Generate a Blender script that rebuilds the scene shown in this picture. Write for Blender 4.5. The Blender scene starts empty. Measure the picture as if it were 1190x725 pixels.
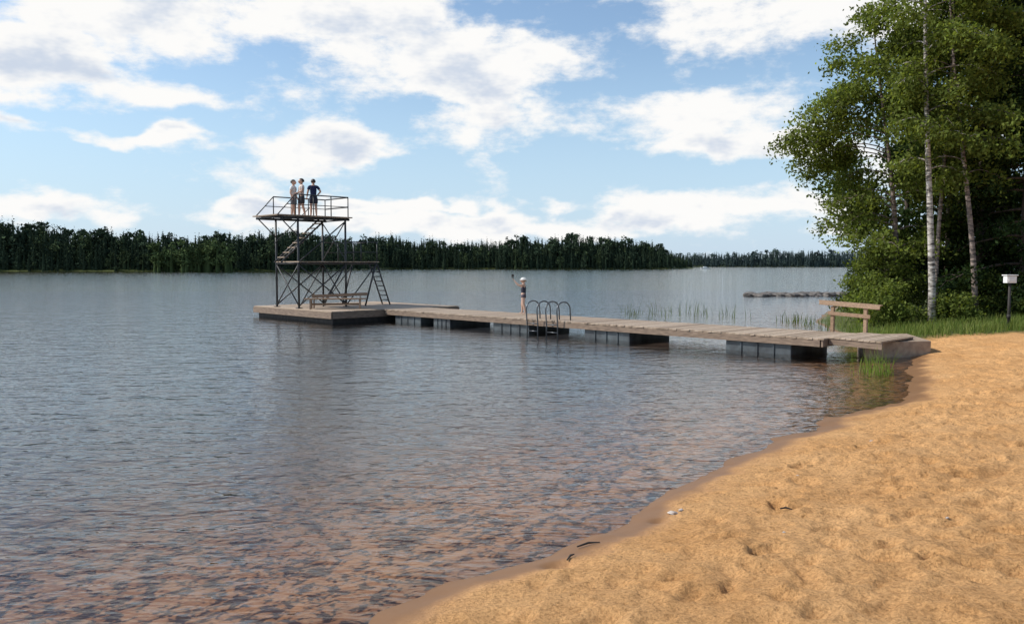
import bpy, math, numpy as np
from mathutils import Vector, Matrix
R = np.random.default_rng(7)
scene = bpy.context.scene
COL = scene.collection

# ------------------------------------------------------------------ helpers
def link(o, parent=None):
    COL.objects.link(o)
    if parent: o.parent = parent
    return o
def empty(name, loc=(0,0,0)):
    e = bpy.data.objects.new(name, None); e.location = loc; e.empty_display_size = .2
    return link(e)
def mesh_np(name, V, F, mat, col=None, parent=None, smooth=False, midx=None):
    V = np.asarray(V, dtype=np.float32); F = np.asarray(F, dtype=np.int32)
    me = bpy.data.meshes.new(name); k = F.shape[1]
    me.vertices.add(len(V)); me.vertices.foreach_set("co", V.ravel())
    me.loops.add(F.size); me.loops.foreach_set("vertex_index", F.ravel())
    me.polygons.add(len(F)); me.polygons.foreach_set("loop_start", np.arange(0, F.size, k, dtype=np.int32))
    if midx is not None: me.polygons.foreach_set("material_index", np.asarray(midx, dtype=np.int32))
    if smooth: me.polygons.foreach_set("use_smooth", np.ones(len(F), dtype=bool))
    me.update(calc_edges=True)
    if col is not None:
        a = me.color_attributes.new("Col", 'FLOAT_COLOR', 'POINT')
        c = np.ones((len(V), 4), dtype=np.float32); c[:, :col.shape[1]] = col
        a.data.foreach_set("color", c.ravel())
    for m in (mat if isinstance(mat, list) else [mat]): me.materials.append(m)
    return link(bpy.data.objects.new(name, me), parent)

class MB:
    def __init__(s): s.v=[]; s.f=[]; s.m=[]
    def box(s, c, d, M=None, mi=0, rx=0, ry=0, rz=0):
        L = Matrix.Translation(c) @ Matrix.Rotation(rz,4,'Z') @ Matrix.Rotation(ry,4,'Y') @ Matrix.Rotation(rx,4,'X')
        if M is not None: L = M @ L
        b = len(s.v)
        for z in (-.5,.5):
            for x,y in ((-.5,-.5),(.5,-.5),(.5,.5),(-.5,.5)):
                s.v.append(tuple(L @ Vector((x*d[0], y*d[1], z*d[2]))))
        for f in ((3,2,1,0),(4,5,6,7),(0,1,5,4),(1,2,6,5),(2,3,7,6),(3,0,4,7)):
            s.f.append(tuple(b+i for i in f)); s.m.append(mi)
    def tube(s, pts, rad, n=8, M=None, mi=0, cap=True):
        pts=[Vector(p) for p in pts]
        if M is not None: pts=[M@p for p in pts]
        if not hasattr(rad,'__len__'): rad=[rad]*len(pts)
        b=len(s.v); ref=None
        for i,p in enumerate(pts):
            d=(pts[min(i+1,len(pts)-1)]-pts[max(i-1,0)]).normalized()
            if ref is None: ref = Vector((1,0,0)) if abs(d.x)<.8 else Vector((0,1,0))
            u=(ref-d*ref.dot(d)).normalized(); w=d.cross(u); ref=u
            for k in range(n):
                a=2*math.pi*k/n
                s.v.append(tuple(p+(u*math.cos(a)+w*math.sin(a))*rad[i]))
        for i in range(len(pts)-1):
            for k in range(n):
                s.f.append((b+i*n+k,b+i*n+(k+1)%n,b+(i+1)*n+(k+1)%n,b+(i+1)*n+k)); s.m.append(mi)
        if cap:
            s.f.append(tuple(b+k for k in reversed(range(n)))); s.m.append(mi)
            s.f.append(tuple(b+(len(pts)-1)*n+k for k in range(n))); s.m.append(mi)
    def obj(s, name, mats, parent=None, smooth=False, bevel=0):
        me=bpy.data.meshes.new(name); me.from_pydata(s.v,[],s.f)
        for m in (mats if isinstance(mats,list) else [mats]): me.materials.append(m)
        me.polygons.foreach_set("material_index", s.m)
        if smooth: me.polygons.foreach_set("use_smooth",[True]*len(s.f))
        me.update()
        o=link(bpy.data.objects.new(name,me),parent)
        if bevel:
            b=o.modifiers.new("Bevel",'BEVEL'); b.width=bevel; b.segments=2
        return o

_tab = R.random((4,256,256))
def vn(x,y,s=0):
    xi=np.floor(x).astype(int); yi=np.floor(y).astype(int); fx=x-xi; fy=y-yi
    fx=fx*fx*(3-2*fx); fy=fy*fy*(3-2*fy); T=_tab[s%4]
    a=T[xi%256,yi%256]; b=T[(xi+1)%256,yi%256]; c=T[xi%256,(yi+1)%256]; d=T[(xi+1)%256,(yi+1)%256]
    return (a*(1-fx)+b*fx)*(1-fy)+(c*(1-fx)+d*fx)*fy
def fbm(x,y,o=4,s=0):
    r=0;a=.5
    for i in range(o): r=r+a*(vn(x,y,s+i)-.5); x=x*2.03+17; y=y*2.03+5; a*=.5
    return r
def sstep(a,b,x):
    t=np.clip((x-a)/(b-a),0,1); return t*t*(3-2*t)

# ------------------------------------------------------------------ materials
def newmat(name):
    m=bpy.data.materials.new(name); m.use_nodes=True; nt=m.node_tree
    return m, nt, nt.nodes, nt.links, nt.nodes["Principled BSDF"]
def ramp(N, stops):
    r=N.new("ShaderNodeValToRGB"); e=r.color_ramp.elements
    while len(e)<len(stops): e.new(.5)
    for i,(p,c) in enumerate(stops): e[i].position=p; e[i].color=(*c,1)
    return r
def simple(name, c1, c2=None, rough=.6, scale=6, stretch=(1,1,1), bump=.0, metal=0, bscale=None):
    m,nt,N,L,b=newmat(name); c2=c2 or tuple(x*.7 for x in c1)
    tc=N.new("ShaderNodeTexCoord"); mp=N.new("ShaderNodeMapping"); mp.inputs['Scale'].default_value=stretch
    L.new(tc.outputs['Object'],mp.inputs[0])
    n=N.new("ShaderNodeTexNoise"); n.inputs['Scale'].default_value=scale; n.inputs['Detail'].default_value=6
    L.new(mp.outputs[0],n.inputs[0]); r=ramp(N,[(.32,c2),(.68,c1)]); L.new(n.outputs[0],r.inputs[0])
    L.new(r.outputs[0],b.inputs['Base Color']); b.inputs['Roughness'].default_value=rough; b.inputs['Metallic'].default_value=metal
    if bump:
        bp=N.new("ShaderNodeBump"); bp.inputs['Strength'].default_value=1; bp.inputs['Distance'].default_value=bump
        L.new(n.outputs[0],bp.inputs['Height']); L.new(bp.outputs[0],b.inputs['Normal'])
    return m
def plankmat(name, cols, rough=.75):
    m,nt,N,L,b=newmat(name)
    g=N.new("ShaderNodeNewGeometry"); r=ramp(N,[(0,cols[0]),(.5,cols[1]),(1,cols[2])])
    L.new(g.outputs['Random Per Island'],r.inputs[0])
    tc=N.new("ShaderNodeTexCoord"); n=N.new("ShaderNodeTexNoise"); n.inputs['Scale'].default_value=9; n.inputs['Detail'].default_value=7
    mp=N.new("ShaderNodeMapping"); mp.inputs['Scale'].default_value=(3,.6,3); L.new(tc.outputs['Object'],mp.inputs[0]); L.new(mp.outputs[0],n.inputs[0])
    mx=N.new("ShaderNodeMix"); mx.data_type='RGBA'; mx.blend_type='MULTIPLY'; mx.inputs[0].default_value=.75
    r2=ramp(N,[(.3,(.5,.48,.45)),(.65,(1,1,1))]); L.new(n.outputs[0],r2.inputs[0])
    L.new(r.outputs[0],mx.inputs[6]); L.new(r2.outputs[0],mx.inputs[7]); L.new(mx.outputs[2],b.inputs['Base Color'])
    bp=N.new("ShaderNodeBump"); bp.inputs['Distance'].default_value=.004; L.new(n.outputs[0],bp.inputs['Height']); L.new(bp.outputs[0],b.inputs['Normal'])
    b.inputs['Roughness'].default_value=rough
    return m
M_plank=plankmat("weathered_planks",[(.28,.205,.14),(.41,.315,.225),(.50,.39,.29)])
M_plank_brown=plankmat("brown_planks",[(.24,.15,.09),(.32,.21,.13),(.38,.26,.17)])
M_fascia=simple("fascia_wood",(.25,.18,.125),(.13,.09,.065),.8,5,(1,1,6),.004)
M_float=simple("pontoon_plastic",(.075,.092,.10),(.030,.035,.040),.55,3)
M_dark=simple("tarred_wood",(.035,.03,.026),(.015,.013,.012),.8,5)
M_steel=simple("painted_steel",(.038,.040,.040),(.02,.02,.02),.5,12)
M_galv=simple("galvanised_steel",(.14,.15,.16),(.07,.075,.08),.35,15,metal=.7)
M_conc=simple("concrete",(.38,.29,.2),(.24,.17,.12),.9,7,bump=.01)
M_stone=simple("shore_stone",(.19,.17,.15),(.09,.08,.07),.9,3,bump=.03)
M_white=simple("white_paint",(.78,.78,.76),(.66,.66,.64),.5,20)

def leafmat(name, trans=.35):
    m,nt,N,L,b=newmat(name); N.remove(b)
    at=N.new("ShaderNodeAttribute"); at.attribute_name="Col"
    df=N.new("ShaderNodeBsdfDiffuse"); L.new(at.outputs['Color'],df.inputs[0]); out=df.outputs[0]
    if trans:
        tr=N.new("ShaderNodeBsdfTranslucent"); mu=N.new("ShaderNodeMix"); mu.data_type='RGBA'; mu.blend_type='MULTIPLY'; mu.inputs[0].default_value=1
        mu.inputs[7].default_value=(1.6,1.6,.7,1); L.new(at.outputs['Color'],mu.inputs[6]); L.new(mu.outputs[2],tr.inputs[0])
        ms=N.new("ShaderNodeMixShader"); ms.inputs[0].default_value=trans
        L.new(out,ms.inputs[1]); L.new(tr.outputs[0],ms.inputs[2]); out=ms.outputs[0]
    L.new(out,N["Material Output"].inputs[0])
    return m
M_leaf=leafmat("leaves",trans=.4); M_far=leafmat("distant_foliage",trans=0)
def birchbark(name,c1,c2):
    m,nt,N,L,b=newmat(name)
    tc=N.new("ShaderNodeTexCoord"); mp=N.new("ShaderNodeMapping"); mp.inputs['Scale'].default_value=(3,3,12)
    n=N.new("ShaderNodeTexNoise"); n.inputs['Scale'].default_value=1.3; n.inputs['Detail'].default_value=6; n.inputs['Roughness'].default_value=.65
    L.new(tc.outputs['Object'],mp.inputs[0]); L.new(mp.outputs[0],n.inputs[0])
    r=ramp(N,[(.42,(.05,.042,.036)),(.52,c1),(.7,c2)]); L.new(n.outputs[0],r.inputs[0])
    L.new(r.outputs[0],b.inputs['Base Color']); b.inputs['Roughness'].default_value=.7; return m
M_birch=birchbark("birch_bark",(.36,.33,.29),(.60,.57,.53)); M_birch2=birchbark("pink_birch_bark",(.20,.155,.13),(.38,.31,.26))
M_bark=simple("dark_bark",(.10,.075,.055),(.05,.038,.03),.9,8,(1,1,.3),.02)

# ------------------------------------------------------------------ terrain
near=np.array([(-60,-40),(-20,-12),(-10,-3),(-6,.5),(-3.5,2.55),(-1.9,4.0),(-.85,5.1),(-.3,5.85),(.35,6.5),(.8,7.12),(1.15,7.7),(1.65,8.3),(2.3,9.25),(3.1,10.1),(3.9,11.1),(4.7,12),(5.6,12.9),(6.6,13.9),(7.5,15.4),(8.2,16.8),(8.9,18.2),(9.6,19.5),(10.1,21),(10.6,23),(10.7,25),(11.2,28),(12.3,33),(15,39),(19.5,48),(25,56),(34,62),(44,70),(60,85),(120,110),(400,200),(3500,240),(3500,-3500),(-3500,-3500),(-3500,-900),(-600,-250)],float)
far=np.array([(-3500,200),(-900,230),(-400,300),(-195,312),(-130,308),(-78,325),(-74,400),(-80,470),(-75,516),(-20,518),(50,516),(104,520),(125,545),(115,700),(90,1000),(130,1100),(560,1090),(900,1000),(2000,700),(3500,500),(3500,3600),(-3500,3600)],float)
def sdist(P,x,y):
    d=np.full(x.shape,1e9); ins=np.zeros(x.shape,bool)
    for i in range(len(P)):
        a=P[i]; b=P[(i+1)%len(P)]; e=b-a
        t=np.clip(((x-a[0])*e[0]+(y-a[1])*e[1])/(e@e),0,1)
        d=np.minimum(d,np.hypot(x-a[0]-t*e[0],y-a[1]-t*e[1]))
        if a[1]!=b[1]:
            c=((a[1]>y)!=(b[1]>y))&(x<(b[0]-a[0])*(y-a[1])/(b[1]-a[1])+a[0]); ins^=c
    return np.where(ins,d,-d)
def height(x,y):
    x=np.asarray(x,float); y=np.asarray(y,float)
    s=sdist(near,x,y)+.6*fbm(x*.9,y*.9,3)*np.exp(-np.hypot(x,y-10)/30)+.16*fbm(x*4,y*4,2,1)
    f=sdist(far,x,y)
    zn=np.where(s>0,.70*(1-np.exp(-np.maximum(s,0)/4.0))+.004*np.minimum(np.maximum(s-8,0),300), -2.6*(1-np.exp(np.minimum(s,0)/30)))
    zf=np.where(f>0,4*(1-np.exp(-np.maximum(f,0)/15)),-6*(1-np.exp(np.minimum(f,0)/22)))
    return np.where(s>f,zn,zf), s
def axis(lo,fl,fh,hi,st,ra):
    m=list(np.arange(fl,fh,st)); a=m[0]; d=st; L=[]
    while a>lo: d*=ra; a-=d; L.append(a)
    a=m[-1]; d=st; H=[]
    while a<hi: d*=ra; a+=d; H.append(a)
    return np.array(L[::-1]+m+H)
ax=axis(-3600,-2.5,11.5,3600,.032,1.045)
ay=axis(-3600,3.2,14,3700,.032,1.03)
X,Y=np.meshgrid(ax,ay); Z,S=height(X,Y)
sandm=sstep(0.10,1.3,S)*(Y<26)*(np.hypot(X,Y)<60)
Z=Z+sandm*(.10*fbm(X*.8,Y*.8,4,2)+.09*fbm(X*2.4,Y*2.4,4,1)+.06*fbm(X*6,Y*6,4,3))
dent=np.zeros_like(Z)
for i in range(19000):
    big=i<6000
    cx=R.uniform(-2.5,17); cy=R.uniform(2,24); an=R.uniform(0,math.pi)
    a=R.uniform(.07,.145) if big else R.uniform(.03,.065); b=a*R.uniform(.4,.85); dp=(.014+.042*R.random()**1.6 if big else R.uniform(.008,.026))
    if cy>15 and not big: continue
    i0,i1=np.searchsorted(ax,[cx-.36,cx+.36]); j0,j1=np.searchsorted(ay,[cy-.36,cy+.36])
    if i1-i0<3 or j1-j0<3: continue
    dx=X[j0:j1,i0:i1]-cx; dy=Y[j0:j1,i0:i1]-cy
    u=(dx*math.cos(an)+dy*math.sin(an))/a; w=(-dx*math.sin(an)+dy*math.cos(an))/b; q=u*u+w*w
    dent[j0:j1,i0:i1]+= -dp*np.exp(-q*1.1)+dp*.4*np.exp(-(np.sqrt(q)-1.6)**2*4)
Z=Z+np.clip(dent,-.065,.05)*sandm
for (cx,cy,a,dp) in ((2.45,7.0,.10,.08),(.35,6.0,.12,.05),(1.3,7.1,.08,.03)):
    Z-=dp*np.exp(-(((X-cx)/a)**2+((Y-cy)/(a*.7))**2)**1.5)
ny,nx=X.shape
V=np.stack([X.ravel(),Y.ravel(),Z.ravel()],1)
idx=np.arange(nx*ny).reshape(ny,nx)
F=np.stack([idx[:-1,:-1].ravel(),idx[:-1,1:].ravel(),idx[1:,1:].ravel(),idx[1:,:-1].ravel()],1)
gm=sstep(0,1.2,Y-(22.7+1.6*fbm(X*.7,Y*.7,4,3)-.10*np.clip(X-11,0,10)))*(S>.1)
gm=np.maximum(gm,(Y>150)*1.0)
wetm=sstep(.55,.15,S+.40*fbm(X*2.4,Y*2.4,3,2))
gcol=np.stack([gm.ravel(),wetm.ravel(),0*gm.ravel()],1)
def groundmat():
    m,nt,N,L,b=newmat("ground_sand")
    g=N.new("ShaderNodeNewGeometry"); at=N.new("ShaderNodeAttribute"); at.attribute_name="Col"
    sc=N.new("ShaderNodeSeparateColor"); L.new(at.outputs['Color'],sc.inputs[0])
    sx=N.new("ShaderNodeSeparateXYZ"); L.new(g.outputs['Position'],sx.inputs[0])
    def noise(s,d=6,r=.6):
        n=N.new("ShaderNodeTexNoise"); n.inputs['Scale'].default_value=s; n.inputs['Detail'].default_value=d; n.inputs['Roughness'].default_value=r
        L.new(g.outputs['Position'],n.inputs[0]); return n
    n1=noise(1.2,3); n2=noise(38,5,.8); n3=noise(9,4)
    r1=ramp(N,[(.3,(.61,.325,.125)),(.7,(.72,.415,.180))]); L.new(n1.outputs[0],r1.inputs[0])
    r2=ramp(N,[(.33,(.54,.50,.46)),(.58,(1.06,1.06,1.06))]); L.new(n2.outputs[0],r2.inputs[0])
    mx=N.new("ShaderNodeMix"); mx.data_type='RGBA'; mx.blend_type='MULTIPLY'; mx.inputs[0].default_value=1
    L.new(r1.outputs[0],mx.inputs[6]); L.new(r2.outputs[0],mx.inputs[7])
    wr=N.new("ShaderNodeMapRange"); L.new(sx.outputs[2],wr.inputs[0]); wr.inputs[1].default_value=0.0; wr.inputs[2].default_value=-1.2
    wet_absorb=ramp(N,[(0,(.20,.105,.048)),(.05,(.30,.17,.085)),(.15,(.24,.135,.072)),(.32,(.12,.077,.050)),(.6,(.055,.055,.056)),(1,(.04,.052,.068))]); L.new(wr.outputs[0],wet_absorb.inputs[0])  # wet sand at the waterline; deeper, water's light absorption is put into the bed colour
    mw=N.new("ShaderNodeMix"); mw.data_type='RGBA'; L.new(sc.outputs[1],mw.inputs[0]); L.new(mx.outputs[2],mw.inputs[6]); L.new(wet_absorb.outputs[0],mw.inputs[7])
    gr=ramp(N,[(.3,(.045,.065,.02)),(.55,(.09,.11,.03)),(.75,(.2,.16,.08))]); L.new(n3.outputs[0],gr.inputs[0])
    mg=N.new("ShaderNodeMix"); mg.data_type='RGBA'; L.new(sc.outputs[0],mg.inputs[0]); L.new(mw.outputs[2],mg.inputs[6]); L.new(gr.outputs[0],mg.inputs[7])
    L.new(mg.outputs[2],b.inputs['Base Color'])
    rr=N.new("ShaderNodeMapRange"); L.new(sc.outputs[1],rr.inputs[0]); rr.inputs[3].default_value=.95; rr.inputs[4].default_value=.5; L.new(rr.outputs[0],b.inputs['Roughness'])
    b.inputs['Specular IOR Level'].default_value=.2
    inv=N.new("ShaderNodeMath"); inv.operation='SUBTRACT'; inv.inputs[0].default_value=1; L.new(sc.outputs[1],inv.inputs[1])
    b1=N.new("ShaderNodeBump"); b1.inputs['Distance'].default_value=.07; L.new(n3.outputs[0],b1.inputs['Height']); L.new(inv.outputs[0],b1.inputs['Strength'])
    b2=N.new("ShaderNodeBump"); b2.inputs['Distance'].default_value=.028; L.new(n2.outputs[0],b2.inputs['Height']); L.new(b1.outputs[0],b2.inputs['Normal']); L.new(inv.outputs[0],b2.inputs['Strength'])
    L.new(b2.outputs[0],b.inputs['Normal'])
    return m
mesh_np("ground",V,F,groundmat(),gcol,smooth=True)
def gz(x,y): 
    z,_=height(np.array([x],float),np.array([y],float)); return float(z[0])
def gzm(x,y):
    return float(Z[np.searchsorted(ay,y),np.searchsorted(ax,x)])

# ------------------------------------------------------------------ water
def watermat():
    m=bpy.data.materials.new("lake_water"); m.use_nodes=True; nt=m.node_tree; N=nt.nodes; L=nt.links; N.clear()
    out=N.new("ShaderNodeOutputMaterial"); g=N.new("ShaderNodeNewGeometry")
    mp=N.new("ShaderNodeMapping"); mp.inputs['Rotation'].default_value=(0,0,math.radians(12)); mp.inputs['Scale'].default_value=(.6,1.15,1); L.new(g.outputs['Position'],mp.inputs[0])
    def noise(s,d,dist=.0,r=.5):
        n=N.new("ShaderNodeTexNoise"); n.inputs['Scale'].default_value=s; n.inputs['Detail'].default_value=d; n.inputs['Distortion'].default_value=dist; n.inputs['Roughness'].default_value=r
        L.new(mp.outputs[0],n.inputs[0]); return n
    prev=None
    for s,d,dist,amp in ((1.0,1,.3,.030),(3.4,2,.4,.028),(9,2,.3,.012)):
        n=noise(s,d,dist); bp=N.new("ShaderNodeBump"); bp.inputs['Strength'].default_value=1; bp.inputs['Distance'].default_value=amp
        L.new(n.outputs[0],bp.inputs['Height'])
        if prev: L.new(prev.outputs[0],bp.inputs['Normal'])
        prev=bp
    fr=N.new("ShaderNodeFresnel"); fr.inputs[0].default_value=1.35; L.new(prev.outputs[0],fr.inputs[1])
    gl=N.new("ShaderNodeBsdfGlossy"); gl.inputs['Roughness'].default_value=.045; L.new(prev.outputs[0],gl.inputs['Normal']); gl.inputs[0].default_value=(.97,.99,1,1)
    tr=N.new("ShaderNodeBsdfTransparent"); tr.inputs[0].default_value=(.97,.92,.87,1)
    mx=N.new("ShaderNodeMixShader"); L.new(fr.outputs[0],mx.inputs[0]); L.new(tr.outputs[0],mx.inputs[1]); L.new(gl.outputs[0],mx.inputs[2])
    L.new(mx.outputs[0],out.inputs[0]); return m
mesh_np("lake_water",[(-3500,-3500,0),(3500,-3500,0),(3500,3600,0),(-3500,3600,0)],[(0,1,2,3)],watermat())

# ------------------------------------------------------------------ jetty
ang=math.atan2(-.721,.693)
D=Matrix.Translation((-7.1,32,0)) @ Matrix.Rotation(ang,4,'Z')
DZ=.48
jet=empty("wooden_jetty",(0,0,0))
def W(t,p,z): return tuple(D@Vector((t,p,z)))
b=MB()
pp=0.0
while pp<6.45:
    b.box((-3.2+R.uniform(-.02,.02),pp+.07,DZ-.02+R.uniform(-.003,.003)),(6.5,.134,.04),D); pp+=.145
t=0.11
while t<18.7:
    b.box((t+.065,3.6+R.uniform(-.02,.02),DZ-.018+R.uniform(-.004,.004)),(.134,2.26,.036),D); t+=.145
b.obj("deck_planks",M_plank,jet)
b=MB()
for p in (-.02,6.5): b.box((-3.2,p,DZ-.17),(6.54,.045,.24),D)
for t in (-6.47,.03): b.box((t,3.24,DZ-.17),(.045,6.4,.24),D)
for p in (2.50,4.70): b.box((9.4,p,DZ-.125),(18.6,.05,.17),D)
b.box((18.75,3.6,DZ-.125),(.05,2.2,.17),D)
b.obj("fascia_boards",M_fascia,jet)
b=MB()
b.box((-3.2,3.24,.0),(6.2,6.2,.5),D)
b.obj("head_pontoon",M_dark,jet)
b=MB()
for (t0,t1) in ((.7,2.4),(3.2,4.2),(6.6,8.4),(10.9,12.7),(16.0,17.9)):
    b.box(((t0+t1)/2,3.6,.06),(t1-t0,2.06,.42),D)
    for k in range(1,4): b.box((t0+(t1-t0)*k/4,2.56,.06),(.05,.04,.40),D)
b.obj("pontoon_floats",M_float,jet,bevel=.02)
b=MB(); t=18.8
k=0
while t<20.1:
    b.box((t+.065,3.75,DZ+.012-k*.004),(.134,2.0,.036),D); t+=.145; k+=1
b.obj("ramp_planks",M_plank,jet)
b=MB(); b.box((19.45,2.8,DZ-.10),(1.3,.06,.16),D,ry=.03); b.box((19.45,4.7,DZ-.10),(1.3,.06,.16),D,ry=.03); b.obj("ramp_beams",M_fascia,jet)
ab=MB()
pts=[(8.75,20.15),(10.55,20.5),(11.0,22.7),(9.5,22.4)]
for z in (-.3,.40):
    for x,y in pts: ab.v.append((x,y,z))
for f in ((3,2,1,0),(4,5,6,7),(0,1,5,4),(1,2,6,5),(2,3,7,6),(3,0,4,7)): ab.f.append(f); ab.m.append(0)
ab.obj("concrete_abutment",M_conc,None,bevel=.02)
rl=empty("wooden_railing")
b=MB()
for t in (17.95,18.85):
    b.box((t,4.80,DZ+.22),(.09,.09,.95),D)
b.box((18.42,4.735,DZ+.74),(1.65,.035,.10),D,ry=.05)
b.box((18.42,4.735,DZ+.48),(1.15,.035,.10),D,ry=.05)
b.box((18.42,4.80,DZ+.80),(1.7,.13,.03),D,ry=.05)
b.obj("rail_boards",M_plank_brown,rl,bevel=.006)

def ladder(name,t0):
    e=empty(name); b=MB()
    for dt in (0,.5):
        pts=[(t0+dt,2.36-.02,-.6),(t0+dt,2.34,.3),(t0+dt,2.30,.75)]
        for a in range(0,181,15):
            r=math.radians(a); pts.append((t0+dt,2.62-.32*math.cos(r),.83+.27*math.sin(r)))
        pts+= [(t0+dt,2.95,.7),(t0+dt,2.96,DZ+.002)]
        b.tube(pts,.022,8,D)
    for z in (.35,.1,-.15,-.4): b.tube([(t0,2.345,z),(t0+.5,2.345,z)],.018,6,D)
    b.obj("handrails",M_galv,e,smooth=True)
ladder("pool_ladder",8.55); ladder("pool_ladder",9.45)

B2=Matrix.Translation(W(-1.6,1.2,0)) @ Matrix.Rotation(math.radians(8),4,'Z')
e=empty("wooden_bench"); b=MB()
for k in range(3): b.box((0,-.18+k*.17,DZ+.42),(2.5,.145,.045),B2)
for t in (-1,1):
    for s in (-1,1): b.box((t,s*.2,DZ+.2),(.07,.07,.44),B2,rx=s*.18)
    b.box((t,0,DZ+.365),(.06,.5,.06),B2)
b.box((0,0,DZ+.2),(2.0,.05,.08),B2)
b.box((0.15,.33,DZ+.56),(2.3,.03,.12),B2,rx=-.15,ry=-.04)
for t in (-.9,1.0): b.box((t,.3,DZ+.33),(.05,.04,.62),B2,rx=-.12)
b.obj("bench_frame",M_plank_brown,e)

# ------------------------------------------------------------------ diving tower
tw=empty("diving_tower"); st=MB(); wd=MB()
UZ=4.4; LZ=2.42; ta,tb=-4.9,-3.0
for tt in (ta,tb):
    for p in (.3,2.6): st.tube([(tt,p,DZ),(tt,p,UZ-.1)],.045,8,D)
    st.tube([(tt,4.2,LZ),(tt,3.6,DZ)],.04,8,D)
    st.tube([(tt,4.2,LZ-.05),(tt,.3,LZ-.05)],.045,8,D)
    st.tube([(tt,-.6,UZ-.12),(tt,2.8,UZ-.12)],.05,8,D)
    st.tube([(tt,.3,DZ+.1),(tt,2.6,LZ-.1)],.03,6,D); st.tube([(tt,2.6,DZ+.1),(tt,.3,LZ-.1)],.03,6,D)
    st.tube([(tt,1.45,DZ+.05),(tt,2.6,LZ-.1)],.03,6,D); st.tube([(tt,2.6,DZ+.05),(tt,4.2,LZ-.1)],.03,6,D)
    st.tube([(tt,.3,LZ),(tt,2.6,UZ-.2)],.03,6,D); st.tube([(tt,-.5,UZ-.15),(tt,.3,UZ-.9)],.028,6,D)
    R1=[(tt,-.6,UZ),(tt,.2,UZ+.85),(tt,2.75,UZ+.85)]; st.tube(R1,.026,6,D)
    st.tube([(tt,-.2,UZ+.43),(tt,2.75,UZ+.43)],.018,6,D)
    for p in (.2,1.05,1.9,2.75): st.tube([(tt,p,UZ-.1),(tt,p,UZ+.85)],.024,6,D)
    st.tube([(tt,2.7,LZ+.9),(tt,4.25,LZ+.9)],.024,6,D); st.tube([(tt,2.7,LZ+.45),(tt,4.25,LZ+.45)],.018,6,D)
    for p in (3.4,4.25): st.tube([(tt,p,LZ-.05),(tt,p,LZ+.9)],.024,6,D)
for p,z in ((.3,LZ-.05),(2.6,LZ-.05),(4.2,LZ-.05),(-.6,UZ-.12),(.3,UZ-.12),(1.4,UZ-.12),(2.8,UZ-.12),(2.75,UZ+.85),(2.75,UZ+.43)):
    st.tube([(ta,p,z),(tb,p,z)],.032,6,D)
for t0,t1 in ((ta,tb),(tb,ta)):
    st.tube([(t0,.3,DZ+.1),(t1,.3,LZ-.1)],.028,6,D); st.tube([(t0,2.6,DZ+.1),(t1,2.6,LZ-.1)],.028,6,D)
    st.tube([(t0,2.6,LZ+.1),(t1,2.6,UZ-.2)],.024,6,D)
st.tube([(ta,4.25,LZ+.9),(-4.0,4.25,LZ+.9)],.024,6,D)
for tt in (ta,tb):
    for p in (.3,2.6): st.box((tt,p,DZ+.015),(.22,.22,.03),D)
for tt in (-4.7,-4.1): st.tube([(tt,.1,LZ),(tt,2.3,UZ-.05)],.04,6,D)
for tt in (-4.7,): st.tube([(tt,.1,LZ+.8),(tt,1.9,UZ+.5)],.02,6,D)
for i in range(1,9):
    f=i/9; wd.box((-4.4,.1+2.2*f,LZ+(UZ-.05-LZ)*f),(.6,.2,.035),D)
for tt in (-3.75,-3.15): st.tube([(tt,5.05,DZ),(tt,4.3,LZ+.05)],.035,6,D)
for i in range(1,9):
    f=i/9; st.tube([(-3.75,5.05-.75*f,DZ+(LZ-DZ)*f),(-3.15,5.05-.75*f,DZ+(LZ-DZ)*f)],.025,6,D)
st.obj("steel_frame",M_steel,tw,smooth=True)
p=-.72
while p<2.8: wd.box((-3.95,p+.07,UZ-.03),(2.15,.132,.045),D); p+=.145
p=.25
while p<4.3:
    wd.box((-3.95,p+.07,LZ+.02),(2.1,.132,.04),D); p+=.145
wd.obj("platform_planks",M_plank,tw)

# ------------------------------------------------------------------ people
M_skin=simple("skin",(.56,.36,.26),(.50,.31,.22),.5,8); M_hairD=simple("dark_hair",(.04,.028,.02),(.02,.014,.01),.6,40)
M_eye=simple("eye",(.03,.02,.02),(.02,.01,.01),.2,5); M_lip=simple("lips",(.38,.14,.12),(.34,.12,.1),.5,5)
def cloth(n,c): return simple(n,c,tuple(x*.75 for x in c),.85,14,bump=.004)
def skin_obj(name, verts, edges, radii, mat, parent, roots=(0,), sub=2):
    me=bpy.data.meshes.new(name); me.from_pydata(verts,edges,[]); me.materials.append(mat)
    o=link(bpy.data.objects.new(name,me),parent)
    md=o.modifiers.new("Skin",'SKIN'); md.use_smooth_shade=True
    sv=me.skin_vertices[0].data
    for i,r in enumerate(radii):
        sv[i].radius=(r,r) if not hasattr(r,'__len__') else r
        sv[i].use_root = i in roots
    s=o.modifiers.new("Sub",'SUBSURF'); s.levels=sub; s.render_levels=sub
    return o
def ell(b,c,r,n=10,mi=0,fn=None):
    base=len(b.v); m=n
    for i in range(m+1):
        th=math.pi*i/m
        for k in range(2*n):
            ph=math.pi*k/n
            d=Vector((math.sin(th)*math.cos(ph),math.sin(th)*math.sin(ph),math.cos(th)))
            q=Vector((d.x*r[0],d.y*r[1],d.z*r[2]))
            if fn: q=fn(d,q)
            b.v.append(tuple(Vector(c)+q))
    for i in range(m):
        for k in range(2*n):
            b.f.append((base+i*2*n+k,base+(i+1)*2*n+k,base+(i+1)*2*n+(k+1)%(2*n),base+i*2*n+(k+1)%(2*n))); b.m.append(mi)
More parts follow.
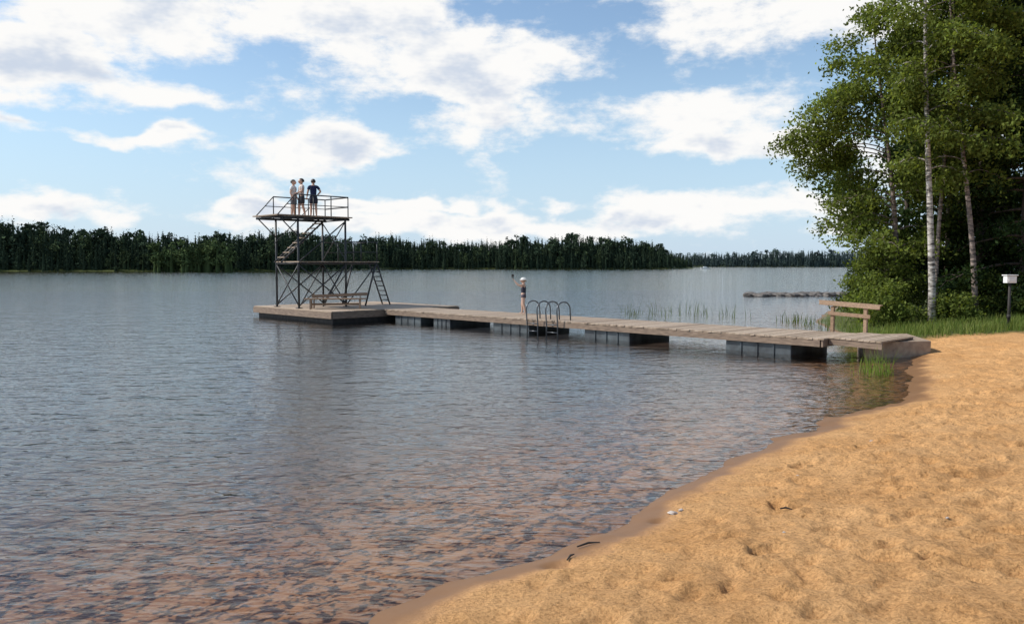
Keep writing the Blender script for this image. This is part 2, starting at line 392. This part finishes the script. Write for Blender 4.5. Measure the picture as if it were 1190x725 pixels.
def human(name,loc,heading,H,arms,legs,shirt,shorts,hair=M_hairD,hat=None,swim=False,wide=1.0):
    e=empty(name,loc); e.rotation_euler=(0,0,heading); e.scale=(H*wide,H*wide,H)
    P={'pel':(0,0,.53),'wai':(0,.005,.61),'che':(0,.0,.73),'nb':(0,-.005,.815),'nk':(0,0,.855),'hd':(0,.005,.89)}
    V=[];Rr=[];I={}
    def add(k,p,r): I[k]=len(V); V.append(p); Rr.append(r)
    add('pel',P['pel'],(.078,.062)); add('wai',P['wai'],(.066,.052)); add('che',P['che'],(.085,.06)); add('nb',P['nb'],.042); add('nk',P['nk'],.029); add('hd',P['hd'],.03)
    E=[(0,1),(1,2),(2,3),(3,4),(4,5)]
    for sd,s in (('R',1),('L',-1)):
        A=arms[sd]; G=legs[sd]
        add('sh'+sd,(s*.098,0,.797),.035); add('el'+sd,A[0],.025); add('wr'+sd,A[1],.017)
        E+=[(I['nb'],I['sh'+sd]),(I['sh'+sd],I['el'+sd]),(I['el'+sd],I['wr'+sd])]
        add('hp'+sd,(s*.05,0,.49),.054); add('kn'+sd,G[0],.034)
        kn=Vector(G[0]); an=Vector(G[1]); add('cf'+sd,tuple(kn.lerp(an,.3)+Vector((0,-.008,0))),.033); add('an'+sd,G[1],.020); add('to'+sd,(an.x+s*.012,an.y+.085,.013),.014)
        E+=[(0,I['hp'+sd]),(I['hp'+sd],I['kn'+sd]),(I['kn'+sd],I['cf'+sd]),(I['cf'+sd],I['an'+sd]),(I['an'+sd],I['to'+sd])]
        el=Vector(A[0]); wr=Vector(A[1]); d=(wr-el).normalized(); side=d.cross(Vector((0,1,0))); 
        if side.length<.3: side=d.cross(Vector((1,0,0)))
        side.normalize(); nrm=side.cross(d)
        hv=[];he=[];hr=[];rt=[]
        hv+= [tuple(wr),tuple(wr+d*.025),tuple(wr+d*.045)]; hr+=[.012,(.02,.012),(.02,.011)]; he+=[(0,1),(1,2)]; rt.append(0)
        for k,(o_,ln) in enumerate(((-.016,.034),(-.0055,.04),(.0055,.038),(.016,.028))):
            bb=len(hv); q=wr+d*.04+side*o_
            hv+=[tuple(q),tuple(q+d*ln*.5+nrm*.003),tuple(q+d*ln*.9+nrm*.014)]; hr+=[.0055,.005,.004]; he+=[(bb,bb+1),(bb+1,bb+2)]; rt.append(bb)
        bb=len(hv); q=wr+d*.015+side*-.015
        hv+=[tuple(q),tuple(q+side*-.014+d*.014),tuple(q+side*-.019+d*.032)]; hr+=[.0065,.006,.005]; he+=[(bb,bb+1),(bb+1,bb+2)]; rt.append(bb)
        skin_obj("hand_"+sd,hv,he,hr,M_skin,e,rt,1)
    skin_obj("body",V,E,Rr,M_skin,e,(0,),2)
    def lerp(a,b_,f): return tuple(Vector(a).lerp(Vector(b_),f))
    if shorts:
        v=[(0,0,.525),(0,.003,.585)]; r=[(.088,.072),(.077,.062)]; ed=[(0,1)]
        for sd,s in (('R',1),('L',-1)):
            hp=(s*.05,0,.485); i=len(v); v+=[hp,lerp(hp,legs[sd][0],.75 if not swim else .2)]; r+=[.064,.052 if not swim else .058]; ed+=[(0,i),(i,i+1)]
        skin_obj("shorts",v,ed,r,shorts,e,(0,),2)
    if shirt:
        v=[(0,0,.545),(0,.004,.62),(0,0,.735),(0,-.004,.80)]; r=[(.084,.068),(.076,.062),(.093,.07),(.056,.052)]; ed=[(0,1),(1,2),(2,3)]
        if not swim:
            for sd,s in (('R',1),('L',-1)):
                sh=(s*.098,0,.797); i=len(v); v+=[sh,lerp(sh,arms[sd][0],.65)]; r+=[.043,.036]; ed+=[(3,i),(i,i+1)]
        skin_obj("shirt" if not swim else "swimsuit",v,ed,r,shirt,e,(0,),2)
    hb=MB()
    def face(d,q):
        q=q.copy()
        if d.z<0: q.x*=1-.35*(-d.z)**1.2; q.y+= .010*(-d.z)
        if d.y>.9 and -.35<d.z<.1: q.y+=.009*(1-abs(d.z+.12)*3)
        return q
    hc=(0,.008,.932)
    ell(hb,hc,(.052,.062,.069),12,0,face)
    for s in (-1,1):
        ell(hb,(s*.02,.064,.932),(.007,.005,.004),5,1); ell(hb,(s*.053,.003,.928),(.006,.012,.017),6,0)
    ell(hb,(0,.066,.893),(.015,.005,.0035),6,2); ell(hb,(0,.074,.918),(.007,.008,.011),6,0)
    hb.obj("head",[M_skin,M_eye,M_lip],e,smooth=True)
    h2=MB()
    def hf(d,q):
        q=q.copy()
        if d.y>.15 and d.z<.45: q*= .72
        if d.z<-.45: q*=.75
        return q
    ell(h2,(0,-.002,.938),(.058,.068,.072),12,0,hf); h2.obj("hair",hair,e,smooth=True)
    if hat:
        h3=MB(); ell(h3,(0,.002,.965),(.064,.072,.05),12,0,lambda d,q:Vector((q.x,q.y,max(q.z,-.012))))
        h3.tube([(0,.002,.951),(0,.002,.957),(0,.002,.965)],[.105,.1,.066],20,None,0); h3.obj("sun_hat",hat,e,smooth=True)
    return e
armD={'R':((.135,-.01,.65),(.15,.03,.515)),'L':((-.135,-.01,.65),(-.15,.03,.515))}
armF={'R':((.13,.03,.66),(.07,.12,.60)),'L':((-.13,.03,.66),(-.09,.13,.62))}
armH={'R':((.17,-.03,.67),(.10,.04,.58)),'L':((-.135,-.01,.65),(-.15,.03,.515))}
legS={'R':((.058,.008,.27),(.065,-.015,.045)),'L':((-.058,.008,.27),(-.065,-.015,.045))}
legW={'R':((.058,.05,.275),(.06,.05,.045)),'L':((-.058,-.01,.27),(-.065,-.06,.045))}
human("person_standing",W(-4.6,1.0,UZ-.005),math.radians(-100),1.62,armD,legS,cloth("white_shirt",(.72,.72,.7)),cloth("grey_shorts",(.12,.12,.13)),wide=1.12)
human("person_standing",W(-4.25,1.2,UZ-.005),math.radians(120),1.66,armF,legW,cloth("pale_shirt",(.66,.56,.5)),cloth("charcoal_shorts",(.04,.04,.045)),wide=1.12)
human("person_standing",W(-3.6,1.4,UZ-.005),math.radians(20),1.6,armH,legS,cloth("navy_shirt",(.015,.022,.075)),cloth("navy_shorts",(.02,.022,.04)),wide=1.12)
armC={'R':((.15,.06,.72),(.12,.17,.83)),'L':((-.15,.10,.80),(-.15,.19,.93))}
ch=human("child_standing",(.43,30.4,DZ),math.radians(75),1.34,armC,legW,cloth("swimsuit_dark",(.03,.03,.05)),cloth("swim_bottoms",(.10,.08,.10)),simple("fair_hair",(.3,.2,.1),(.2,.13,.07)),hat=cloth("white_hat",(.75,.74,.7)),swim=True,wide=1.15)
b=MB(); b.tube([(-.15,.21,.93),(-.15,.225,1.05)],.009,8); b.box((-.15,.23,1.07),(.02,.06,.07)); b.obj("toy_scoop",M_dark,ch)

# ------------------------------------------------------------------ trees
def leafquads(C,size,col,colvar=.25,flat=.0):
    n=len(C); a=R.normal(size=(n,3)); a/=np.linalg.norm(a,axis=1)[:,None]
    b_=R.normal(size=(n,3)); b_-= (b_*a).sum(1)[:,None]*a; b_/=np.linalg.norm(b_,axis=1)[:,None]
    s=size*R.uniform(.6,1.3,(n,1)); w=s*R.uniform(.5,.75,(n,1))
    V=np.stack([C-a*s*.6,C+b_*w*.5-a*s*.05,C+a*s*.6,C-b_*w*.5-a*s*.05],1).reshape(-1,3)
    F=np.arange(4*n).reshape(n,4)
    c=col*(1+colvar*R.normal(size=(n,1))); c=np.clip(c,.004,.4); c=np.repeat(c,4,axis=0)
    return V,F,c
def tree(name,base,H,lean,prof,nl,nleaf,leaf,tr,bark,cols,start=.15,droop=.3,rise=.5,bias=None,spread=.2,curve=0,sub=5):
    e=empty(name,base); b=MB(); K=14
    ph=R.uniform(0,6.28); tp=[]
    for i in range(K+1):
        f=i/K; tp.append(Vector((lean[0]*f**1.3+curve*math.sin(f*5+ph)*.25, lean[1]*f**1.3+curve*math.cos(f*4+ph)*.2, H*f-.15*(i==0))))
    b.tube(tp,[tr*(1-.9*(i/K))*(1.25 if i==0 else 1) for i in range(K+1)],10)
    def at(f):
        q=f*K; i=min(int(q),K-1); return tp[i].lerp(tp[i+1],q-i)
    cl=[];w=[]
    for j in range(nl):
        f=start+(1-start)*(j+R.uniform(0,1))/nl; f=min(f,.99)
        az=j*2.4+R.uniform(-.6,.6)
        if bias is not None and R.random()<bias[1]: az=bias[0]+R.normal()*.7
        L=prof(f)*R.uniform(.6,1.15); o=at(f); r0=max(tr*(1-.9*f)*.42,.012)
        P=[];n=6
        dx,dy=math.cos(az),math.sin(az)
        for i in range(n+1):
            g=i/n; P.append(o+Vector((dx*L*g+R.normal()*.05*L*g,dy*L*g+R.normal()*.05*L*g,L*(rise*g-(rise*.4+droop)*g*g))))
        b.tube(P,[r0*(1-.85*i/n) for i in range(n+1)],5)
        for s in range(sub):
            g=R.uniform(.25,1); q=g*n; i=min(int(q),n-1); o2=P[i].lerp(P[i+1],q-i)
            a2=az+R.choice([-1,1])*R.uniform(.3,1.2); l2=L*R.uniform(.2,.42)*(1.25-g*.5)
            Q=[o2+Vector((math.cos(a2)*l2*h,math.sin(a2)*l2*h,l2*(.25*h-(.25+droop)*h*h)+R.normal()*.03)) for h in (0,.5,1)]
            b.tube(Q,[r0*.35,r0*.22,.004],4,cap=False)
            cb=R.uniform(.6,1.35)
            for h in np.linspace(.25,1,4):
                qq=Q[0].lerp(Q[1],h*2) if h<.5 else Q[1].lerp(Q[2],h*2-1)
                cl.append((*qq,cb)); w.append(l2)
        for g in (.6,.8,1): 
            q=g*n; i=min(int(q),n-1); cl.append((*P[i].lerp(P[i+1],q-i),R.uniform(.7,1.3))); w.append(L*.3)
    b.obj("trunk_and_limbs",bark,e,smooth=True)
    cl=np.array(cl); w=np.array(w); w/=w.sum()
    k=R.choice(len(cl),nleaf,p=w); cc=cl[k]
    off=R.normal(size=(nleaf,3))*spread*np.array([1,1,.8]); off[:,2]-=np.abs(R.normal(size=nleaf))*spread*droop*2
    C=cc[:,:3]+off; C[:,2]=np.maximum(C[:,2],.1)
    mix=R.random((nleaf,1)); base_c=np.array(cols[0])*(1-mix)+np.array(cols[1])*mix
    V,F,c=leafquads(C,leaf,base_c*cc[:,3:4],.18)
    mesh_np("foliage",V,F,M_leaf,c,e)
    return e
BC=[(.09,.125,.030),(.155,.185,.048)]; DC=[(.050,.076,.022),(.082,.108,.031)]; SC=[(.018,.034,.015),(.032,.052,.019)]
def P3(x,y): return (x,y,gz(x,y))
birchp=lambda R_,lo=.1,pk=.45:(lambda f: R_*max(.12,min(1,(f-lo+.12)/(pk-lo+.12)) if f<pk else (1-((f-pk)/(1-pk))**1.8*.85)))
tree("birch_tree",P3(14.2,30.2),11.2,(-1.2,-.3),birchp(3.2,.03,.45),44,32000,.12,.13,M_birch2,BC,.12,.38,.6,(math.pi,.42),.20,.5,6)
tree("birch_tree",P3(13.9,27.2),16.5,(-.45,.3),birchp(2.3,.3,.5),30,14000,.12,.12,M_birch,BC,.30,.4,.6,None,.2,.45,5)
tree("birch_tree",P3(15.45,27.6),14.5,(-1.1,.2),birchp(2.4,.25,.5),26,13000,.12,.10,M_birch2,BC,.33,.45,.6,None,.2,.8)
tree("birch_tree",P3(14.9,28.4),15,(.3,.5),birchp(2.4,.2,.5),26,13000,.12,.08,M_birch2,BC,.32,.45,.6,None,.2,.7)
tree("alder_tree",P3(17.3,30.5),15,(.3,.3),birchp(3.4,.1,.4),40,20000,.15,.17,M_bark,DC,.12,.2,.5,None,.28,.3)
sp=lambda r:(lambda f:r*(1-f)**.8+.15)
tree("spruce_tree",P3(17.9,28.6),16,(0,0),sp(2.8),80,28000,.13,.18,M_bark,SC,.06,.25,.1,None,.2,.05,5)
tree("spruce_tree",P3(20.2,31.5),17,(0,0),sp(3.2),80,20000,.16,.2,M_bark,SC,.05,.25,.1,None,.2,.05,5)
tree("spruce_tree",P3(17.6,33.0),16.5,(0,0),sp(2.9),70,20000,.16,.18,M_bark,SC,.05,.25,.1,None,.2,.05,5)
tree("spruce_tree",P3(20.4,35.0),18,(0,0),sp(3.4),70,18000,.18,.2,M_bark,SC,.05,.25,.1,None,.22,.05,5)
tree("alder_tree",P3(17.4,36),12,(-.3,0),birchp(3.0,.05,.35),36,15000,.18,.15,M_bark,DC,.06,.25,.5,None,.32,.3)
for (x,y,h,r,c) in ((12.6,28.0,1.3,1.1,BC),(13.5,29.6,2.4,1.6,BC),(13.4,31.0,1.9,1.3,DC),(14.7,27.2,.8,.8,BC),(16.3,28.4,1.4,1.2,DC),(17.6,26.9,1.3,1.2,DC),(15.6,31.8,3.2,1.9,DC),(19,27,2.2,1.7,SC),(16.0,34.5,3.3,2,DC)):
    tree("shrub",P3(x,y),h,(0,0),lambda f,r=r:r*(1.05-.6*f),20,5200,.10,.03,M_bark,c,.02,.1,.5,None,.15,.1)

def blades(name,PX,PY,h,w,cols,zs=None,parent=None):
    n=len(PX); z=height(PX,PY)[0] if zs is None else zs
    a=R.uniform(0,6.28,n); dx=np.cos(a)*w; dy=np.sin(a)*w; bx=R.normal(size=n)*.28*h; by=R.normal(size=n)*.28*h
    V=np.stack([np.stack([PX-dx,PY-dy,z-.02],1),np.stack([PX+dx,PY+dy,z-.02],1),
                np.stack([PX+dx*.7+bx*.35,PY+dy*.7+by*.35,z+h*.55],1),np.stack([PX-dx*.7+bx*.35,PY-dy*.7+by*.35,z+h*.55],1),
                np.stack([PX+bx+dx*.1,PY+by,z+h],1),np.stack([PX+bx-dx*.1,PY+by,z+h],1)],1).reshape(-1,3)
    i=np.arange(n)*6; F=np.concatenate([np.stack([i,i+1,i+2,i+3],1),np.stack([i+3,i+2,i+4,i+5],1)])
    m=R.random((n,1)); c=np.repeat((np.array(cols[0])*(1-m)+np.array(cols[1])*m)*R.uniform(.7,1.3,(n,1)),6,axis=0)
    return mesh_np(name,V,F,M_leaf,c,parent)
n=20000; gx=R.uniform(10.6,24,n); gy=22.6+R.gamma(1.6,1.6,n)
den=fbm(gx*.8,gy*.8,3)+.25-sstep(1.2,0,gy-22.8+.1*(gx-11))*.5; s_=sdist(near,gx,gy); k=(den>R.uniform(-.1,.35,n))&(s_>.15); gx,gy=gx[k],gy[k]
blades("shore_grass",gx,gy,R.uniform(.08,.32,len(gx)),.009,[(.08,.14,.03),(.22,.24,.08)])
n=120; rx=R.uniform(5.2,10.4,n); ry=R.uniform(35,41,n); rx=np.where(R.random(n)<.6,np.round(rx/1.1)*1.1+R.normal(size=n)*.2,rx)
blades("lake_reeds",rx,ry,R.uniform(.2,.7,n),.010,[(.05,.09,.02),(.11,.14,.04)],zs=np.zeros(n))
n=110; rx=R.normal(7.75,.17,n); ry=R.normal(17.3,.3,n)
blades("lake_reeds",rx,ry,R.uniform(.15,.58,n),.007,[(.10,.17,.03),(.19,.25,.06)],zs=np.zeros(n))
n=160; rx=R.uniform(10.8,12,n); ry=R.uniform(26,34,n)
blades("lake_reeds",rx,ry,R.uniform(.15,.5,n),.010,[(.05,.09,.02),(.11,.14,.04)],zs=np.zeros(n))

def rock(b,c,r,mi=0):
    ph=R.uniform(0,9,6)
    ell(b,c,r,6,mi,lambda d,q:q*(1+.22*math.sin(3*d.x+ph[0])*math.cos(2.5*d.y+ph[1])+.15*math.sin(5*d.z+4*d.x+ph[2])))
b=MB()
for i in range(380):
    f=R.random(); x=17.4+15*f+R.normal()*.2; y=61+1.6*f+R.normal()*.5; r=R.uniform(.16,.36)
    rock(b,(x,y,R.uniform(0,.10)),(r*1.5,r,r*.6))
b.obj("rock_breakwater",M_stone)
b=MB()
for (x,y,r) in ((1.45,7.25,.03),(1.53,7.3,.018),(2.9,8.2,.012),(4.4,9.9,.015),(3.3,6.1,.010),(2.1,6.2,.010)):
    rock(b,(x,y,gzm(x,y)+r*.3),(r*1.4,r,r*.7))
b.obj("beach_pebbles",simple("pale_stone",(.5,.45,.4),(.35,.3,.26),.8,20))
b=MB()
for (x,y,l,a) in ((.62,6.5,.22,.5),(.45,6.15,.14,1.1),(2.35,6.9,.10,-.2)):
    z=gzm(x,y)+.012; b.tube([(x-math.cos(a)*l/2,y-math.sin(a)*l/2,z),(x,y+.015,z+.008),(x+math.cos(a)*l/2,y+math.sin(a)*l/2,z)],[.006,.009,.004],6)
b.obj("driftwood_sticks",M_dark)

x,y=14.55,23.9; z=gz(x,y); e=empty("lantern_post",(x,y,z)); b=MB()
b.tube([(0,0,-.1),(0,0,1.34)],[.045,.035],10); b.tube([(0,0,.3),(0,0,.36),(0,0,.42)],[.05,.055,.05],10); b.obj("post",M_dark,e,smooth=True)
b=MB(); b.box((0,0,1.44),(.28,.2,.2)); b.box((0,0,1.565),(.34,.26,.03)); b.box((0,-.108,1.44),(.2,.012,.12)); b.obj("lantern_box",M_white,e,bevel=.01)

e=empty("motor_boat",(118,500,0)); b=MB()
h=[(-2.6,-.9),(1.2,-.9),(2.8,0),(1.2,.9),(-2.6,.9)]
for z,s in ((-.1,.75),(.75,1)):
    for p in h: b.v.append((p[0]*s,p[1]*s,z))
b.f+=[tuple(range(5))[::-1],tuple(range(5,10))]+[(i,(i+1)%5,5+(i+1)%5,5+i) for i in range(5)]; b.m+=[0]*7
b.box((-.2,0,1.05),(1.8,1.3,.6)); b.box((-.2,0,1.4),(2.0,1.5,.08)); b.box((-2.8,0,.6),(.3,.35,.9)); b.obj("hull",M_white,e)

# ------------------------------------------------------------------ distant forest
def protoC():
    n=200; f=R.random(n)**.6; z=1-f*.95; ph=R.uniform(0,6)
    r=(.145*(f**.85)+.006)*(1+.25*np.sin(f*34+ph))*R.uniform(.45,1.1,n); a=R.uniform(0,6.28,n)
    return np.stack([np.cos(a)*r,np.sin(a)*r,z-.02],1), .022+.045*f
def protoD():
    n=220; d=R.normal(size=(n,3)); d/=np.linalg.norm(d,axis=1)[:,None]
    bl=R.normal(size=(8,3))*np.array([.10,.10,.2])+np.array([0,0,.55]); k=R.integers(0,8,n)
    C=bl[k]+d*R.uniform(.05,.13,(n,1)); C[:,2]=np.clip(C[:,2],.05,1); return C,np.full(n,.065)
def protoP():
    C,s=protoD(); C=C*np.array([.75,.75,.6])+np.array([0,0,.42]); return C,s
protos=[protoC() for _ in range(6)]+[protoD() for _ in range(4)]+[protoP() for _ in range(4)]
FV=[];FF=[];FC=[];nb=[0]
def addtree(x,y,z,h,kind,tint):
    C,s=protos[kind]; n=len(C); a=R.uniform(0,6.28); ca,sa=math.cos(a),math.sin(a); wd_=R.uniform(.85,1.3)
    C=C*np.array([wd_,wd_,1]); C=np.stack([C[:,0]*ca-C[:,1]*sa,C[:,0]*sa+C[:,1]*ca,C[:,2]],1)*h+np.array([x,y,z])
    u=R.normal(size=(n,3)); u[:,2]*=.5; v=R.normal(size=(n,3)); u/=np.linalg.norm(u,axis=1)[:,None]; v/=np.linalg.norm(v,axis=1)[:,None]
    S=(s*h*R.uniform(.6,1.2,n))[:,None]
    V=np.stack([C-u*S*.6,C+v*S*.6,C+u*S*.7,C-v*S*.5],1).reshape(-1,3)
    FV.append(V); FF.append(np.arange(4*n).reshape(n,4)+nb[0]); nb[0]+=4*n
    c=np.array(tint)*R.uniform(.75,1.3)*(R.uniform(.75,1.25,(n,1))); FC.append(np.repeat(c,4,axis=0))
    k=6; aa=np.arange(k)/k*6.283; rr=.085*h
    c1=np.stack([x+np.cos(aa)*rr,y+np.sin(aa)*rr,np.full(k,z-1)],1); c2=np.stack([x+np.cos(aa)*rr*.12,y+np.sin(aa)*rr*.12,np.full(k,z+h*.85)],1)
    FV.append(np.concatenate([c1,c2])); FF.append(np.stack([np.arange(k),(np.arange(k)+1)%k,(np.arange(k)+1)%k+k,np.arange(k)+k],1)+nb[0]); nb[0]+=2*k
    FC.append(np.repeat(np.array([tint])*.7,2*k,axis=0))
dk=(.040,.060,.036); md=(.058,.082,.040); lt=(.078,.11,.044); hz=(.070,.098,.092)  # aerial haze put into foliage colour: blue in hz, slight in dk
def row(pts,sp,offs,hf,tints,mixd):
    pts=np.array(pts,float); seg=np.diff(pts,axis=0); ln=np.hypot(seg[:,0],seg[:,1]); T=ln.sum(); cum=np.concatenate([[0],np.cumsum(ln)])
    sn=np.stack([-seg[:,1],seg[:,0]],1)/ln[:,None]; vnm=np.vstack([sn[:1],(sn[1:]+sn[:-1])/2,sn[-1:]])
    for oi,o in enumerate(offs):
        s=R.uniform(0,sp)
        while s<T:
            i=min(np.searchsorted(cum,s,side='right')-1,len(seg)-1); f=(s-cum[i])/ln[i]; p=pts[i]+seg[i]*f
            nrm=vnm[i]*(1-f)+vnm[i+1]*f
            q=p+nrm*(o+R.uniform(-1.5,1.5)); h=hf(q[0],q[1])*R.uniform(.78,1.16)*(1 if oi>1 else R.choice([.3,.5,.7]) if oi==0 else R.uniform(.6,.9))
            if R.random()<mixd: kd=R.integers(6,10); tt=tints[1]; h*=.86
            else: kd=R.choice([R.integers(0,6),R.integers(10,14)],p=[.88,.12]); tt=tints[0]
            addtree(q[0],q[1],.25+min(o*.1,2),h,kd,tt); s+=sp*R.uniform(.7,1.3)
hl=lambda x,y: 13.2+4.8*sstep(-155,-200,x)-.5*sstep(-110,-80,x)+1.0*math.sin(x*.11)
row([(-420,297),(-195,312),(-130,308),(-78,325)],2.0,(2,4,8,12,17,23,30,38),hl,(dk,md),.18)
row([(-78,325),(-74,400),(-80,470),(-75,516)],3.2,(2,6,12,20),lambda x,y:15.5,(dk,md),.2)
hm=lambda x,y: 17.8+1.5*math.sin(x*.05)+1.1*math.sin(x*.21)-6.5*sstep(86,106,x)
row([(-100,514),(-75,516),(-20,518),(50,516),(104,520),(122,545)],2.2,(2,5,10,16,22,30,40),hm,(dk,md),.15)
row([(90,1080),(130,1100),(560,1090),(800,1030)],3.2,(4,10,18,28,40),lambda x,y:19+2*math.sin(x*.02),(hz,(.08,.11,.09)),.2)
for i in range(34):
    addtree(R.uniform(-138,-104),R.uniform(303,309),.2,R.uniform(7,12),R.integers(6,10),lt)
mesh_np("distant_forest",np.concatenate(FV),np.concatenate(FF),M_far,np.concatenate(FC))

# ------------------------------------------------------------------ light & sky
SUN_AZ=math.radians(-88); SUN_EL=math.radians(43)
sd=Vector((math.sin(SUN_AZ)*math.cos(SUN_EL),math.cos(SUN_AZ)*math.cos(SUN_EL),math.sin(SUN_EL)))
sl=bpy.data.lights.new("sun",'SUN'); sl.energy=5.0; sl.angle=math.radians(.5); sl.color=(1,.95,.88)
so=link(bpy.data.objects.new("sun",sl)); so.rotation_euler=sd.to_track_quat('Z','Y').to_euler()

w=bpy.data.worlds.new("World"); scene.world=w; w.use_nodes=True; nt=w.node_tree; N=nt.nodes; L=nt.links
bg=N["Background"]; bg.inputs[1].default_value=.15
try:
    w.cycles.sampling_method='MANUAL'; w.cycles.sample_map_resolution=256
except Exception as ex: print(ex)
sky=N.new("ShaderNodeTexSky"); sky.sky_type='NISHITA'; sky.sun_disc=False; sky.sun_elevation=SUN_EL; sky.sun_rotation=SUN_AZ%(2*math.pi)
sky.air_density=1.15; sky.dust_density=.4; sky.ozone_density=2.6
G=bpy.data.node_groups.new("cloud_mask",'ShaderNodeTree')
G.interface.new_socket("P",in_out='INPUT',socket_type='NodeSocketVector'); G.interface.new_socket("D",in_out='OUTPUT',socket_type='NodeSocketFloat'); G.interface.new_socket("D2",in_out='OUTPUT',socket_type='NodeSocketFloat')
gn=G.nodes; gl=G.links; gi=gn.new("NodeGroupInput"); go=gn.new("NodeGroupOutput")
def gm_(op,a,b_=None,c=None):
    m=gn.new("ShaderNodeMath"); m.operation=op
    for i,v in enumerate((a,b_,c)):
        if v is None: continue
        if isinstance(v,(int,float)): m.inputs[i].default_value=v
        else: gl.new(v,m.inputs[i])
    return m.outputs[0]
def vm(op,a,b_):
    m=gn.new("ShaderNodeVectorMath"); m.operation=op
    for i,v in enumerate((a,b_)):
        if isinstance(v,tuple): m.inputs[i].default_value=v
        elif v is not None: gl.new(v,m.inputs[i])
    return m
def gnoise(sc,vec,det,ro=.55,dist=0):
    n=gn.new("ShaderNodeTexNoise"); n.inputs['Scale'].default_value=sc; n.inputs['Detail'].default_value=det; n.inputs['Roughness'].default_value=ro; n.inputs['Distortion'].default_value=dist
    n.noise_dimensions='2D'; gl.new(vec,n.inputs[0]); return n
P0=gi.outputs[0]
st1=vm('MULTIPLY',P0,(1,2.1,1)).outputs[0]
wn=gnoise(9,st1,3); wv=vm('MULTIPLY',vm('SUBTRACT',wn.outputs['Color'],(.5,.5,.5)).outputs[0],(.15,.06,0)).outputs[0]
PW=vm('ADD',P0,wv).outputs[0]
n1=gnoise(5.5,st1,8,.63).outputs[0]
n1b=gnoise(5.5,vm('ADD',st1,(-.012,.045,0)).outputs[0],5,.63).outputs[0]
def az_el(u,v):
    a=math.atan((u-595)/950); return a, math.atan((308-v)/950*math.cos(a))
tot=None
blobs=[(300,30,350,66,.42),(500,80,320,60,.42),(700,140,250,42,.40),(880,20,240,75,.40),(600,-70,700,90,.44),(35,80,130,42,.50),(190,112,140,20,.32),
       (385,178,90,30,.52),(100,154,170,12,.46),(850,242,150,28,.52),(660,264,380,18,.42),(95,243,190,20,.48),(620,240,42,20,.46),(522,243,34,14,.42),(270,248,150,16,.40),(800,172,150,16,.36),(440,245,100,13,.38)]
for (u,v,hw,hh,s) in blobs:
    a,e_=az_el(u,v)
    q=vm('MULTIPLY',vm('SUBTRACT',PW,(a,e_,0)).outputs[0],(950/hw,950/hh,0)).outputs[0]
    ln=vm('LENGTH',q,None).outputs['Value']
    mr=gn.new("ShaderNodeMapRange"); mr.interpolation_type='SMOOTHSTEP'; gl.new(ln,mr.inputs[0]); mr.inputs[1].default_value=1.3; mr.inputs[2].default_value=.1; mr.inputs[3].default_value=0; mr.inputs[4].default_value=s
    tot=mr.outputs[0] if tot is None else gm_('MAXIMUM',tot,mr.outputs[0])
d=gm_('SUBTRACT',gm_('ADD',gm_('MULTIPLY',n1,1.7),tot),.98)
d2=gm_('SUBTRACT',gm_('ADD',gm_('MULTIPLY',n1b,1.7),tot),.98)
gl.new(d,go.inputs[0]); gl.new(d2,go.inputs[1])
def wm(op,a,b_=None):
    m=N.new("ShaderNodeMath"); m.operation=op
    for i,v in enumerate((a,b_)):
        if v is None: continue
        if isinstance(v,(int,float)): m.inputs[i].default_value=v
        else: L.new(v,m.inputs[i])
    return m.outputs[0]
tc=N.new("ShaderNodeTexCoord"); sx=N.new("ShaderNodeSeparateXYZ"); L.new(tc.outputs['Generated'],sx.inputs[0])
az=wm('ARCTAN2',sx.outputs[0],sx.outputs[1]); el=wm('ARCSINE',sx.outputs[2])
cb=N.new("ShaderNodeCombineXYZ"); L.new(az,cb.inputs[0]); L.new(el,cb.inputs[1])
g1=N.new("ShaderNodeGroup"); g1.node_tree=G; L.new(cb.outputs[0],g1.inputs[0])
def mrn(v,a,b_,c=0,d_=1):
    m=N.new("ShaderNodeMapRange"); m.interpolation_type='SMOOTHSTEP'; L.new(v,m.inputs[0])
    for i,x in enumerate((a,b_,c,d_)): m.inputs[i+1].default_value=x
    return m.outputs[0]
cov=mrn(g1.outputs[0],-.10,.25); sh=mrn(g1.outputs[1],.24,.66)
cc=N.new("ShaderNodeMix"); cc.data_type='RGBA'; cc.inputs[6].default_value=(6.55,6.5,6.4,1); cc.inputs[7].default_value=(4.1,4.6,5.4,1); L.new(sh,cc.inputs[0])
hzf=mrn(el,.28,.0,0,.75)
hm_=N.new("ShaderNodeMix"); hm_.data_type='RGBA'; L.new(hzf,hm_.inputs[0]); L.new(sky.outputs[0],hm_.inputs[6]); hm_.inputs[7].default_value=(3.3,4.6,6.2,1)
mx=N.new("ShaderNodeMix"); mx.data_type='RGBA'; L.new(cov,mx.inputs[0]); L.new(hm_.outputs[2],mx.inputs[6]); L.new(cc.outputs[2],mx.inputs[7])
L.new(mx.outputs[2],bg.inputs[0])

# ------------------------------------------------------------------ camera
cd=bpy.data.cameras.new("camera"); cd.sensor_width=36; cd.lens=28.74; cd.clip_end=6000; cd.clip_start=.05
co=link(bpy.data.objects.new("camera",cd)); co.location=(0,0,2.3); co.rotation_euler=(math.radians(90-3.28),0,0)
scene.camera=co
scene.view_settings.view_transform='Standard'; scene.view_settings.look='None'; scene.view_settings.exposure=0
